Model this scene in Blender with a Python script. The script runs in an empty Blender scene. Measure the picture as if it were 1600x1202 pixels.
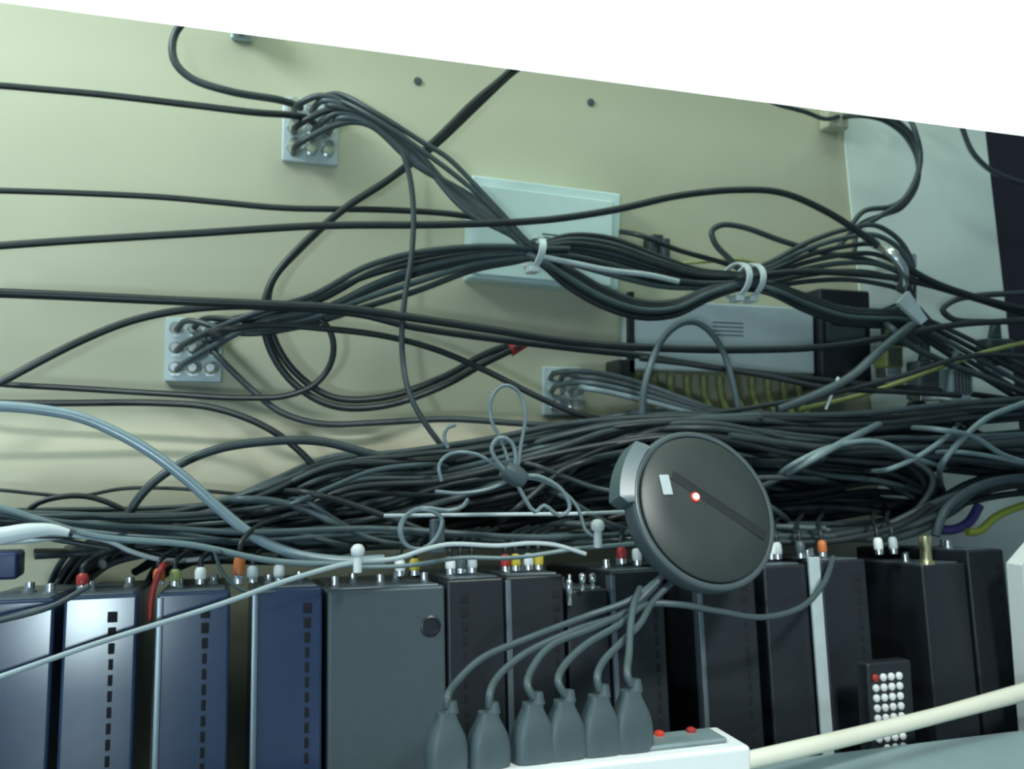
import bpy, bmesh, math, random
from mathutils import Vector, Matrix

# ------------------------------------------------------------------ camera, world, lights
sc = bpy.context.scene
COL = sc.collection
F_PX, PITCH, YAW = 1400.0, math.radians(3.7), math.radians(17.4)
CAM = Vector((0.0, -1.0, 1.2))
cam_d = bpy.data.cameras.new('camera'); cam = bpy.data.objects.new('camera', cam_d)
COL.objects.link(cam); sc.camera = cam
cam.location = CAM
cam.rotation_euler = (math.pi/2 + PITCH, 0, -YAW)
cam_d.sensor_width = 36.0; cam_d.lens = 36.0*F_PX/1600.0
cam_d.dof.use_dof = True; cam_d.dof.focus_distance = 0.45; cam_d.dof.aperture_fstop = 18.0   # soft phone-camera focus
cam_d.clip_start = 0.02; cam_d.clip_end = 50
sc.view_settings.view_transform = 'Standard'
sc.view_settings.look = 'None'
sc.view_settings.gamma = 1.0
sc.view_settings.use_curve_mapping = False
sc.view_settings.exposure = 0.0

w = bpy.data.worlds.new('world'); sc.world = w; w.use_nodes = True
bg = w.node_tree.nodes['Background']
bg.inputs[0].default_value = (0.55, 0.80, 1.0, 1); bg.inputs[1].default_value = 0.20

def lamp(name, kind, loc, target, energy, color, size=0.2, spot=None, size_y=None):
    d = bpy.data.lights.new(name, kind); o = bpy.data.objects.new(name, d); COL.objects.link(o)
    o.location = loc
    o.rotation_euler = (Vector(target)-Vector(loc)).to_track_quat('-Z', 'Y').to_euler()
    d.energy = energy; d.color = color
    if kind == 'AREA':
        d.shape = 'RECTANGLE'; d.size = size; d.size_y = size_y or size
    else:
        d.shadow_soft_size = size
    if spot: d.spot_size = spot[0]; d.spot_blend = spot[1]
    return o
# tube lamp high up in the gap between the board and the wall
lamp('tube_lamp', 'AREA', (0.12, -0.36, 2.25), (0.12, 0, 1.45), 5.6, (0.76, 1.0, 0.82), 2.0, None, 0.08)
lamp('left_lamp', 'AREA', (-0.75, -0.45, 2.05), (-0.20, 0, 1.5), 9.2, (0.84, 1.0, 1.02), 0.30)
# small lamp beside the camera
lamp('room_lamp', 'AREA', (-0.245, -1.36, 1.092), (-0.16, 0, 1.34), 3.0, (0.72, 0.94, 1.0), 0.07)
# added lights with no visible source: one burns out the white board, one lights the counter
lamp('board_fill_light', 'AREA', (0.12, -1.25, 1.80), (0.12, -0.42, 1.635), 5.4, (0.97, 1.0, 0.99), 1.2, None, 0.05).data.spread = math.radians(36)
lamp('counter_fill_light', 'SPOT', (0.45, -1.35, 2.0), (0.42, -0.44, 1.0), 60.0, (0.94, 1.0, 0.95), 0.10, (math.radians(34), 0.6))
# cool blue light from the left, low, its source unseen
lamp('blue_left_light', 'AREA', (-1.15, -1.05, 0.95), (-0.1, -0.27, 0.95), 1.2, (0.30, 0.55, 1.0), 0.4)

# ------------------------------------------------------------------ pixel -> place (the photo is 1600 x 1202)
R_ = Vector((math.cos(YAW), -math.sin(YAW), 0))
FW = Vector((math.sin(YAW)*math.cos(PITCH), math.cos(YAW)*math.cos(PITCH), math.sin(PITCH)))
UP = R_.cross(FW)
def ray(u, v): return FW*F_PX + R_*(u-800.0) + UP*(601.0-v)
def P(u, v, y):
    d = ray(u, v); return CAM + d*((y-CAM.y)/d.y)
def PZ(u, v, z):
    d = ray(u, v); return CAM + d*((z-CAM.z)/d.z)
def fdepth(p): return (Vector(p)-CAM).dot(FW)
def px2m(p, n): return n*fdepth(p)/F_PX

# ------------------------------------------------------------------ materials
def mat(name, col, rough=0.5, metal=0.0, noise=0.0, nscale=40.0, spec=0.5, bump=0.0, emit=None, coat=0.0, alpha=None, trans=0.0):
    m = bpy.data.materials.new(name); m.use_nodes = True
    nt = m.node_tree; b = nt.nodes['Principled BSDF']
    b.inputs['Base Color'].default_value = (*col, 1)
    b.inputs['Roughness'].default_value = rough
    b.inputs['Metallic'].default_value = metal
    b.inputs['Specular IOR Level'].default_value = spec
    b.inputs['Coat Weight'].default_value = coat
    b.inputs['Transmission Weight'].default_value = trans
    if emit:
        b.inputs['Emission Color'].default_value = (*emit[0], 1); b.inputs['Emission Strength'].default_value = emit[1]
    if noise or bump:
        tc = nt.nodes.new('ShaderNodeTexCoord'); n = nt.nodes.new('ShaderNodeTexNoise')
        n.inputs['Scale'].default_value = nscale; n.inputs['Detail'].default_value = 4
        nt.links.new(tc.outputs['Object'], n.inputs['Vector'])
        if noise:
            r = nt.nodes.new('ShaderNodeValToRGB')
            r.color_ramp.elements[0].position = 0.3; r.color_ramp.elements[1].position = 0.7
            r.color_ramp.elements[0].color = (*[c*(1-noise) for c in col], 1)
            r.color_ramp.elements[1].color = (*[min(1, c*(1+noise)) for c in col], 1)
            nt.links.new(n.outputs['Fac'], r.inputs[0]); nt.links.new(r.outputs[0], b.inputs['Base Color'])
        if bump:
            bp = nt.nodes.new('ShaderNodeBump'); bp.inputs['Strength'].default_value = bump; bp.inputs['Distance'].default_value = 0.002
            nt.links.new(n.outputs['Fac'], bp.inputs['Height']); nt.links.new(bp.outputs[0], b.inputs['Normal'])
    return m
M = dict(
    wall=mat('beige_wall', (0.55, 0.54, 0.40), 0.7, noise=0.035, nscale=5, bump=0.04),
    white_panel=mat('white_panel', (0.86, 0.94, 0.87), 0.5, noise=0.02, nscale=8),
    dark_panel=mat('dark_panel', (0.018, 0.016, 0.028), 0.6, noise=0.1),
    white_board=mat('white_board', (0.90, 0.92, 0.91), 0.45, noise=0.01),
    ledge=mat('laminate', (0.25, 0.34, 0.36), 0.45, noise=0.03),  # white laminate, its shade put into this blue-grey
    shelf=mat('dark_shelf', (0.05, 0.05, 0.055), 0.7, noise=0.1),
    black=mat('black_jacket', (0.020, 0.027, 0.030), 0.38, noise=0.15, nscale=60, spec=0.5),
    charcoal=mat('charcoal_jacket', (0.045, 0.062, 0.068), 0.40, noise=0.15, nscale=60),
    slate=mat('slate_jacket', (0.066, 0.096, 0.106), 0.38, noise=0.12, nscale=60),
    grey=mat('grey_jacket', (0.20, 0.27, 0.285), 0.35, noise=0.10, nscale=60),
    shiny=mat('shiny_jacket', (0.30, 0.39, 0.44), 0.22, noise=0.06, nscale=60, spec=0.8),  # glossy grey, paled to stand in for the bright highlight
    pale=mat('pale_cord', (0.50, 0.57, 0.59), 0.45, noise=0.06, nscale=60),
    white=mat('white_plastic', (0.85, 0.88, 0.88), 0.4, noise=0.02),
    olive=mat('olive_jacket', (0.30, 0.34, 0.12), 0.45, noise=0.15, nscale=60),
    dull_olive=mat('dull_olive', (0.34, 0.36, 0.17), 0.5, metal=0.2, noise=0.1),
    cream=mat('cream_cord', (0.80, 0.79, 0.66), 0.4, noise=0.02),
    yellow=mat('yellow_plastic', (0.62, 0.50, 0.05), 0.4, noise=0.05),
    lime=mat('lime_jacket', (0.42, 0.50, 0.07), 0.45, noise=0.05),
    violet=mat('violet_jacket', (0.08, 0.07, 0.26), 0.45, noise=0.05),
    red=mat('red_plastic', (0.42, 0.035, 0.035), 0.4, noise=0.05),
    orange=mat('orange_plastic', (0.55, 0.16, 0.04), 0.4, noise=0.05),
    blue=mat('navy_plastic', (0.03, 0.05, 0.15), 0.4, noise=0.05),
    case=mat('black_case', (0.018, 0.022, 0.028), 0.36, noise=0.08, nscale=90, spec=0.5),
    case_bluelit=mat('bluelit_black_case', (0.030, 0.052, 0.115), 0.21, noise=0.06, nscale=90, spec=0.6),  # black cases with the blue light from the left put into the colour
    case_grey=mat('grey_case', (0.065, 0.092, 0.105), 0.40, noise=0.05, nscale=90, spec=0.5),
    hole=mat('vent_hole', (0.006, 0.006, 0.010), 0.8, noise=0.1),
    lip=mat('bare_lip', (0.20, 0.24, 0.28), 0.35, metal=0.6, noise=0.05),
    metal=mat('nickel', (0.72, 0.75, 0.74), 0.25, metal=0.95, noise=0.05, nscale=200),
    gold=mat('brass', (0.66, 0.60, 0.36), 0.28, metal=0.9, noise=0.05),
    plate=mat('pale_plate', (0.55, 0.64, 0.66), 0.35, metal=0.15, noise=0.06, nscale=60),
    wallbox=mat('pale_box', (0.68, 0.84, 0.83), 0.4, noise=0.02),
    silver=mat('silver_case', (0.62, 0.72, 0.76), 0.42, metal=0.15, noise=0.03),
    plug=mat('grey_black_plug', (0.065, 0.095, 0.105), 0.45, noise=0.08, nscale=80),
    groove=mat('disc_groove', (0.016, 0.020, 0.020), 0.45, noise=0.06),
    disc=mat('disc_face', (0.034, 0.045, 0.043), 0.42, noise=0.06),
    rim=mat('disc_rim', (0.075, 0.100, 0.108), 0.33, noise=0.06),
    grip=mat('grip_plastic', (0.12, 0.165, 0.175), 0.35, noise=0.06),
    tie=mat('tie_nylon', (0.72, 0.80, 0.80), 0.4, noise=0.03),
    led=mat('lit_led', (1.0, 0.3, 0.2), 0.4, emit=((1.0, 0.42, 0.30), 9.0)),
    ledring=mat('led_window', (0.40, 0.03, 0.02), 0.3, emit=((1.0, 0.08, 0.03), 0.25)),
    clear=mat('clear_sleeve', (0.18, 0.24, 0.26), 0.22, noise=0.05, spec=0.6),
)

# ------------------------------------------------------------------ mesh helpers
HARD = set()
def link(name, bm, material, parent=None, smooth=True, recenter=True):
    hard = bm in HARD; HARD.discard(bm)
    bmesh.ops.recalc_face_normals(bm, faces=bm.faces[:])
    me = bpy.data.meshes.new(name); bm.to_mesh(me); bm.free()
    if smooth:
        for p in me.polygons: p.use_smooth = True
        try: me.set_sharp_from_angle(angle=math.radians(50))
        except Exception: pass
    me.materials.append(M[material])
    o = bpy.data.objects.new(name, me); COL.objects.link(o)
    if hard and smooth: md = o.modifiers.new('weighted_normal', 'WEIGHTED_NORMAL'); md.keep_sharp = True
    if parent: o.parent = parent
    elif recenter:
        c = sum((Vector(b) for b in o.bound_box), Vector())/8
        me.transform(Matrix.Translation(-c)); o.location = c
    return o
def link_at(name, bm, material, parent):
    """world-space bmesh hung under an Empty: bring it into the Empty's frame"""
    bmesh.ops.transform(bm, matrix=parent_matrix(parent).inverted(), verts=bm.verts[:])
    return link(name, bm, material, parent)
def parent_matrix(o):
    m = Matrix.Translation(o.location) @ o.rotation_euler.to_matrix().to_4x4()
    return parent_matrix(o.parent) @ m if o.parent else m
def tag(o, label, cat, group=None):
    o['label'] = label; o['category'] = cat
    if group: o['group'] = group
    return o
def empty(name, loc, label, cat, group=None, rot=(0, 0, 0)):
    o = bpy.data.objects.new(name, None); COL.objects.link(o); o.location = loc; o.rotation_euler = rot
    o.empty_display_size = 0.02
    return tag(o, label, cat, group)
def box(bm, x0, x1, y0, y1, z0, z1, bev=0.0, seg=2, mtx=None):
    r = bmesh.ops.create_cube(bm, size=1.0); vs = r['verts']
    for v in vs:
        v.co = Vector(((x0+x1)/2+v.co.x*(x1-x0), (y0+y1)/2+v.co.y*(y1-y0), (z0+z1)/2+v.co.z*(z1-z0)))
    if bev:
        HARD.add(bm)
        es = list({e for v in vs for e in v.link_edges})
        rr = bmesh.ops.bevel(bm, geom=es, offset=bev, segments=seg, affect='EDGES', profile=0.5)
        vs = list({v for f in rr['faces'] for v in f.verts} | {v for v in vs if v.is_valid})
    if mtx is not None: bmesh.ops.transform(bm, matrix=mtx, verts=vs)
    return vs
def frame_to(d):
    return Vector(d).normalized().to_track_quat('Z', 'Y').to_matrix().to_4x4()
def lathe(bm, prof, loc, axis=(0, 0, 1), n=20, cap=True):
    """prof: list of (radius, height along axis)"""
    m = Matrix.Translation(loc) @ frame_to(axis); rings = []
    for r, h in prof:
        rings.append([bm.verts.new(m @ Vector((r*math.cos(2*math.pi*k/n), r*math.sin(2*math.pi*k/n), h))) for k in range(n)])
    for a, b in zip(rings, rings[1:]):
        for k in range(n): bm.faces.new((a[k], a[(k+1) % n], b[(k+1) % n], b[k]))
    if cap: bm.faces.new(rings[0]); bm.faces.new(rings[-1])
def catmull(pts, step=0.006):
    pts = [Vector(p) for p in pts]
    if len(pts) < 3: 
        n = max(2, int((pts[1]-pts[0]).length/step)); return [pts[0].lerp(pts[1], i/n) for i in range(n+1)]
    q = [pts[0]*2-pts[1]]+pts+[pts[-1]*2-pts[-2]]; out = []
    for i in range(1, len(q)-2):
        p0, p1, p2, p3 = q[i-1:i+3]
        t1 = max(1e-5, (p1-p0).length**.5); t2 = t1+max(1e-5, (p2-p1).length**.5); t3 = t2+max(1e-5, (p3-p2).length**.5)
        n = max(3, int((p2-p1).length/step))
        for k in range(n):
            t = t1+(t2-t1)*k/n
            a1 = p0*((t1-t)/t1)+p1*(t/t1); a2 = p1*((t2-t)/(t2-t1))+p2*((t-t1)/(t2-t1)); a3 = p2*((t3-t)/(t3-t2))+p3*((t-t2)/(t3-t2))
            b1 = a1*((t2-t)/t2)+a2*(t/t2); b2 = a2*((t3-t)/(t3-t1))+a3*((t-t1)/(t3-t1))
            out.append(b1*((t2-t)/(t2-t1))+b2*((t-t1)/(t2-t1)))
    out.append(pts[-1]); return out
def tube(bm, pts, r, n=8, step=0.006, flat=1.0, closed_ends=True):
    c = catmull(pts, step); L = len(c)
    rad = r if isinstance(r, (list, tuple)) else [r, r]
    def R(i):
        t = i/(L-1)*(len(rad)-1); k = min(int(t), len(rad)-2); return rad[k]+(rad[k+1]-rad[k])*(t-k)
    T = [(c[min(i+1, L-1)]-c[max(i-1, 0)]).normalized() for i in range(L)]
    up = Vector((0, 0, 1)) if abs(T[0].z) < .9 else Vector((1, 0, 0))
    nrm = (up-T[0]*up.dot(T[0])).normalized(); rings = []
    for i in range(L):
        nrm = (nrm-T[i]*nrm.dot(T[i])).normalized(); bn = T[i].cross(nrm)
        rings.append([bm.verts.new(c[i]+(nrm*math.cos(2*math.pi*k/n)+bn*math.sin(2*math.pi*k/n)*flat)*R(i)) for k in range(n)])
    for a, b in zip(rings, rings[1:]):
        for k in range(n): bm.faces.new((a[k], a[(k+1) % n], b[(k+1) % n], b[k]))
    if closed_ends: bm.faces.new(rings[0]); bm.faces.new(rings[-1])
def prism(bm, quad, dy):
    """four (x, z) corner points at plane y given as Vectors, thickened by dy towards the camera"""
    a = [bm.verts.new(p) for p in quad]; b = [bm.verts.new(p+Vector((0, -dy, 0))) for p in quad]
    bm.faces.new(a); bm.faces.new(b)
    for k in range(4): bm.faces.new((a[k], a[(k+1) % 4], b[(k+1) % 4], b[k]))
def structure(name, bm, material, smooth=False):
    o = link(name, bm, material, None, smooth); o['kind'] = 'structure'; return o

# cable from pixel points: each point (u, v) or (u, v, y)
def cpts(pts, y):
    out = []
    for p in pts:
        yy = p[2] if len(p) > 2 else y
        q = P(p[0], p[1], yy)
        out.append(q)
    return out
def cable(pts, y, wpx, material, label, name='cable', cat='cable', group=None, n=10, flat=1.0, lift=True):
    q = cpts(pts, y)
    if lift: q = [clear_boxes(p) for p in q]
    ws = wpx if isinstance(wpx, (list, tuple)) else [wpx, wpx]
    k = len(ws)-1
    rad = [px2m(q[round(i/k*(len(q)-1))], ws[i])/2 for i in range(k+1)]
    bm = bmesh.new(); tube(bm, q, rad, n=n, flat=flat)
    return tag(link(name, bm, material), label, cat, group)

# ------------------------------------------------------------------ key planes
Y_BOX = -0.27                      # front plane of the box tops
Y_LEDGE = -0.36                   # back edge of the counter in front
Z_LEDGE = P(1600, 1140, Y_LEDGE).z
Z_TOP = P(800, 897, Y_BOX).z       # tops of the boxes
Z_FLOOR = Z_TOP-0.27
LEAN = math.radians(5.0)
def clear_boxes(p):
    if -0.285 < p.y < -0.07 and p.z < Z_TOP+0.012 and p.z > Z_TOP-0.06:
        p = p.copy(); p.z = Z_TOP+0.012
    return p

# ------------------------------------------------------------------ the setting
bm = bmesh.new(); box(bm, -1.6, 2.4, 0.0, 0.03, Z_FLOOR-0.02, 2.3); structure('wall_back', bm, 'wall')
bm = bmesh.new(); box(bm, -1.6, 2.4, -0.42, 0.0, Z_FLOOR-0.03, Z_FLOOR); structure('floor', bm, 'shelf')
yp = -0.001
q = [P(1302, 60, yp), P(1520, 60, yp), P(1600, 760, yp), P(1372, 760, yp)]
lo = (Z_FLOOR+0.001-q[3].z); 
q[2] = q[2]+(q[2]-q[1])*(lo/(q[2].z-q[1].z)); q[3] = q[3]+(q[3]-q[0])*(lo/(q[3].z-q[0].z)); q[2].z = q[3].z = Z_FLOOR+0.001
bm = bmesh.new(); prism(bm, q, 0.003); structure('trim_1', bm, 'white_panel')
q2 = [q[1]+Vector((0.001, 0, 0)), q[1]+Vector((0.7, 0, 0)), q[2]+Vector((0.7, 0, 0)), q[2]+Vector((0.001, 0, 0))]
bm = bmesh.new(); prism(bm, q2, 0.002); structure('wall_right', bm, 'dark_panel')

# white board across the top, burnt out by the light added for it
zb = P(0, 5, -0.47).z
xa = P(-260, 5, -0.47).x
a = PZ(0, 4, zb); b_ = PZ(1600, 213, zb); dirx = (b_-a).normalized()
bm = bmesh.new(); L = (b_-a).length
vs = box(bm, -0.35, L+0.35, 0.0, 0.014, 0.0, 0.42)
for v in vs:
    if v.co.y > 0.01 and v.co.z < 0.1: v.co.z = 0.016      # lower edge chamfered towards the back
o = link('white_board', bm, 'white_board', None, False, recenter=False)
o.location = a; o.rotation_euler = (0, 0, math.atan2(dirx.y, dirx.x))
tag(o, 'bright white board crossing the top of the view, overexposed', 'board')

# counter ledge in front, with its apron down
g = empty('counter', (0.3, -0.5, Z_LEDGE), 'white laminate counter ledge with shade in its colour, in front of the boxes, bottom right', 'counter')
bm = bmesh.new(); box(bm, -0.6, 1.1, -0.92, Y_LEDGE, Z_LEDGE-0.022, Z_LEDGE, 0.002); link_at('worktop', bm, 'ledge', g)
bm = bmesh.new(); box(bm, -0.6, 1.1, -0.46, -0.44, Z_FLOOR-0.03, Z_LEDGE-0.022); link_at('apron', bm, 'ledge', g)
# right hand post
p0 = P(1576, 900, -0.30); 
bm = bmesh.new()
tl, bl = P(1572, 880, -0.305), P(1592, 1150, -0.305)
bl = bl+(bl-tl)*((Z_FLOOR-bl.z)/(bl.z-tl.z))
prism(bm, [tl, tl+Vector((0.06, 0, 0.05)), bl+Vector((0.06, 0, 0)), bl], 0.018)
structure('trim_2', bm, 'white_board')

# ------------------------------------------------------------------ receiver boxes
BOXES = []
def receiver(u0, u1, vtop, material, label, slots=None, screw=False, lean_z=0.0, holes=22, lip_l=False, group='receiver boxes standing in a row'):
    pl, pr = P(u0, vtop, Y_BOX), P(u1, vtop, Y_BOX)
    ztop = (pl.z+pr.z)/2
    h = (ztop-Z_FLOOR)/math.cos(LEAN)
    wd = pr.x-pl.x; dp = 0.17
    g = empty('receiver_box', (pl.x+math.tan(lean_z)*h, Y_BOX-h*math.sin(LEAN), Z_FLOOR+0.0005), label, 'receiver box', group, (-LEAN, -lean_z, 0))
    bm = bmesh.new(); box(bm, 0, wd, 0, dp, 0, h, 0.0025, 3); link('case', bm, material, g)
    # rear plate, facing up, with a thin folded lip
    bm = bmesh.new(); box(bm, 0.004, wd-0.004, 0.006, dp-0.006, h-0.001, h+0.0012, 0.0005, 1); link('rear_plate', bm, 'lip', g)
    if slots is not None:
        bm = bmesh.new(); sx = wd*slots
        for k in range(holes):
            z = h-0.012-k*(h-0.02)/holes
            big = 0.8+max(0, 3-k)*0.3
            box(bm, sx-0.0020*big, sx+0.0020*big, -0.0006, 0.002, z-0.0078, z, 0.0004, 1)
        link('vent_slots', bm, 'hole', g)
    if screw:
        bm = bmesh.new(); lathe(bm, [(0.0085, -0.0002), (0.0085, 0.0012), (0.0068, 0.0018), (0.0060, 0.0004), (0.0, 0.0004)], (wd*0.87, 0, h-0.032), (0, -1, 0), 24, cap=False)
        link('screw_cap', bm, 'case', g)
    if lip_l:
        bm = bmesh.new(); box(bm, -0.0004, 0.0045, -0.0012, 0.01, 0.002, h-0.003, 0.0006, 1); link('edge_lip', bm, 'lip', g)
    n = max(2, int(wd/0.018))
    for k in range(n):
        bm = bmesh.new(); x = wd*(k+0.5)/n
        lathe(bm, [(0.0050, 0), (0.0050, 0.002), (0.0036, 0.002), (0.0036, 0.008), (0.0, 0.008)], (x, dp*(0.22+0.18*(k % 2)), h+0.001), (0, 0, 1), 12, cap=False)
        link('socket', bm, 'metal', g)
    BOXES.append((g, pl.x, pr.x, ztop))
    return g
receiver(-58, 86, 940, 'case_bluelit', 'leftmost blue-lit black receiver box, cut by the left edge', None)
receiver(100, 216, 932, 'case_bluelit', 'blue-lit black receiver box with the bright highlight on its top corner', 0.66)
receiver(246, 360, 926, 'case_bluelit', 'blue-lit black receiver box standing between the highlighted box and the red plugs', 0.66, lip_l=True)
receiver(395, 504, 920, 'case_bluelit', 'blue-lit black receiver box just left of the wide grey box', 0.78, lip_l=True)
receiver(512, 695, 920, 'case_grey', 'wide smooth grey-blue box with a round screw cap near its corner', None, screw=True)
receiver(698, 787, 905, 'case', 'black receiver box just right of the wide grey box', 0.30)
receiver(790, 880, 900, 'case', 'black receiver box with a pale left edge behind the power plugs', 0.86, lip_l=True)
receiver(885, 950, 922, 'case', 'short black receiver box topped by three bright metal plugs', None)
receiver(953, 1036, 893, 'case', 'black receiver box just left of the wide dark gap under the round puck', 0.82, lip_l=True)
receiver(1088, 1178, 890, 'case', 'black receiver box directly below the round puck', 0.80, lip_l=True)
receiver(1193, 1260, 884, 'case', 'plain black receiver box left of the pale grey strip', None)
receiver(1282, 1352, 876, 'case', 'black receiver box between the pale grey strip and the remote control', 0.80)
receiver(1440, 1508, 882, 'case', 'black receiver box with the brass plug on top, right of the remote', None)
receiver(1511, 1568, 860, 'case', 'rightmost black receiver box with a row of dark square vents', 0.80, holes=16)
# pale strip standing between two boxes
a, c = P(1262, 872, Y_BOX-0.004), P(1279, 872, Y_BOX-0.004)
h = a.z-Z_FLOOR
g = bmesh.new(); box(g, 0, c.x-a.x, -0.002, 0.0015, 0, h/math.cos(LEAN), 0.0006, 1)
o = link('metal_strip', g, 'plate', None, False, recenter=False); o.location = (a.x, Y_BOX-0.004-h*math.tan(LEAN), Z_FLOOR+0.0005); o.rotation_euler = (-LEAN, 0, 0)
tag(o, 'pale grey metal strip standing upright between two black boxes', 'strip')

# ------------------------------------------------------------------ things on the wall
def rectpx(u0, v0, u1, v1, y):
    c = P((u0+u1)/2, (v0+v1)/2, y)
    return c, (P(u1, (v0+v1)/2, y)-P(u0, (v0+v1)/2, y)).length, (P((u0+u1)/2, v0, y)-P((u0+u1)/2, v1, y)).length
def outlet(u0, v0, u1, v1, label, cols, rows):
    c, wd, ht = rectpx(u0, v0, u1, v1, 0.0)
    g = empty('coax_outlet', c, label, 'outlet plate', 'coaxial outlet plates on the wall')
    bm = bmesh.new(); box(bm, -wd/2, wd/2, -0.007, -0.0004, -ht/2, ht/2, 0.002, 2); link('plate', bm, 'plate', g)
    for i in range(cols):
        for j in range(rows):
            x = (-0.5+(i+0.5)/cols)*wd*0.9; z = (-0.5+(j+0.5)/rows)*ht*0.9
            bm = bmesh.new()
            lathe(bm, [(0.0078, 0.006), (0.0078, 0.010)], (x, 0, z), (0, -1, 0), 6)
            lathe(bm, [(0.0048, 0.010), (0.0048, 0.018), (0.0062, 0.018), (0.0062, 0.028), (0.0042, 0.030), (0.0042, 0.036)], (x, 0, z), (0, -1, 0), 14)
            link('connector', bm, 'metal', g)
    return g
outlet(441, 158, 528, 258, 'pale outlet plate of metal connectors, upper left on the beige wall', 3, 3)
outlet(258, 498, 348, 598, 'pale outlet plate of metal connectors, left of the looped black cable', 3, 3)
outlet(846, 574, 908, 650, 'small outlet plate of metal connectors below the red tape', 2, 3)
outlet(361, 20, 396, 66, 'small pale plate half hidden under the white board', 2, 2)

# white junction box
c, wd, ht = rectpx(728, 298, 956, 452, 0.0)
g = empty('junction_box', c, 'pale blue-white junction box on the wall behind the cable tie', 'junction box')
TILT = Matrix.Rotation(math.radians(2.0), 4, 'Y')
bm = bmesh.new(); box(bm, -wd/2, wd/2, -0.030, -0.0004, -ht/2, ht/2, 0.003, 3, TILT); link('housing', bm, 'wallbox', g)
bm = bmesh.new(); box(bm, -wd/2+0.004, wd/2-0.012, -0.035, -0.030, -ht/2+0.004, ht/2-0.012, 0.002, 2, TILT); link('cover', bm, 'wallbox', g)
bm = bmesh.new()
for k in range(3): box(bm, -0.008, 0.030, -0.0354, -0.034, -0.002-k*0.004, -0.0005-k*0.004, 0, 1, TILT)
link('vent_slot', bm, 'slate', g)
bm = bmesh.new(); lathe(bm, [(0.0030, 0.034), (0.0030, 0.0362), (0.0, 0.0362)], (wd*0.36, 0, ht*0.26), (0, -1, 0), 12, cap=False); link('screw', bm, 'slate', g)

# silver distribution amplifier and the black adapter beside it
c, wd, ht = rectpx(985, 478, 1262, 584, -0.02)
c.y = 0.0
g = empty('distribution_amplifier', c, 'silver distribution amplifier on the wall under the double cable tie', 'amplifier')
bm = bmesh.new(); box(bm, -wd/2, wd/2, -0.040, -0.0004, -ht/2, ht/2, 0.003, 2); link('case', bm, 'silver', g)
bm = bmesh.new(); box(bm, -wd/2-0.008, -wd/2-0.0003, -0.042, -0.034, -ht/2-0.004, ht/2+0.008, 0.001, 1); box(bm, -wd/2-0.020, -wd/2-0.0003, -0.042, -0.0004, -ht/2-0.006, -ht/2+0.012, 0.001, 1); link('end_bracket', bm, 'black', g)
bm = bmesh.new()
for k in range(4): box(bm, -0.02, 0.022, -0.0404, -0.039, 0.018-k*0.005, 0.0192-k*0.005)
link('printed_lines', bm, 'slate', g)
for k in range(11):
    bm = bmesh.new(); x = -wd/2+wd*(k+0.5)/11
    lathe(bm, [(0.0068, 0.0), (0.0068, 0.004)], (x, -0.020, -ht/2), (0, 0, -1), 6)
    lathe(bm, [(0.0052, 0.004), (0.0052, 0.016), (0.0040, 0.018)], (x, -0.020, -ht/2), (0, 0, -1), 12)
    link('connector', bm, 'dull_olive', g)
    p = c+Vector((x, -0.020, -ht/2-0.018)); bm = bmesh.new()
    tube(bm, [p, p+Vector((0.002, -0.004, -0.018)), p+Vector((0.010, -0.016, -0.042)), p+Vector((0.022, -0.03, -0.060))], 0.0046, 8)
    tag(link('jumper_cable', bm, 'olive'), 'short olive jumper cable hanging from the silver amplifier', 'cable', 'olive jumper cables under the amplifier')
c, wd, ht = rectpx(1268, 456, 1346, 606, -0.03)
c.y = 0.0
g = empty('power_adapter', c, 'black power adapter block right of the silver amplifier', 'adapter')
bm = bmesh.new(); box(bm, -wd/2, wd/2, -0.05, -0.0004, -ht/2, ht/2, 0.004, 3); link('case', bm, 'case', g)
bm = bmesh.new(); box(bm, -wd/2+0.008, wd/2-0.010, -0.0508, -0.049, -0.006, 0.028, 0.0005, 1); link('rating_label', bm, 'slate', g)
bm = bmesh.new(); box(bm, -0.008, 0.006, -0.0512, -0.0505, 0.036, 0.041); link('sticker', bm, 'grey', g)

# black clip on the wall beside the junction box
c, wd, ht = rectpx(1020, 366, 1048, 418, -0.03)
bm = bmesh.new(); box(bm, c.x-wd*.45, c.x+wd*.05, -0.02, -0.0005, c.z-ht/2, c.z+ht/2, 0.002); box(bm, c.x+wd*.10, c.x+wd*.5, -0.03, -0.0005, c.z-ht*.55, c.z+ht*.4, 0.002); box(bm, c.x-wd*.3, c.x+wd*.3, -0.022, -0.001, c.z+ht*.2, c.z+ht*.55, 0.002)
tag(link('wall_clip', bm, 'charcoal'), 'black clip on the wall right of the junction box', 'clip')
# two small dark screws in the beige wall
for u, v, l in ((653, 127, 'faint grey screw head in the wall left of the slanting double cable'), (923, 160, 'tiny dark screw head in the bare wall under the white board')):
    bm = bmesh.new(); p = P(u, v, 0); lathe(bm, [(0.0050, 0.0003), (0.0042, 0.002), (0.0, 0.0026)], p, (0, -1, 0), 12, cap=False)
    tag(link('screw', bm, 'slate'), l, 'screw')
# small tan corner block under the board
c, wd, ht = rectpx(1278, 172, 1312, 208, 0)
bm = bmesh.new(); box(bm, c.x-wd/2, c.x+wd/2, -0.02, -0.0005, c.z-ht/2, c.z+ht/2, 0.004)
tag(link('corner_block', bm, 'wall'), 'small tan block on the wall at the edge of the white panel', 'block')

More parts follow.
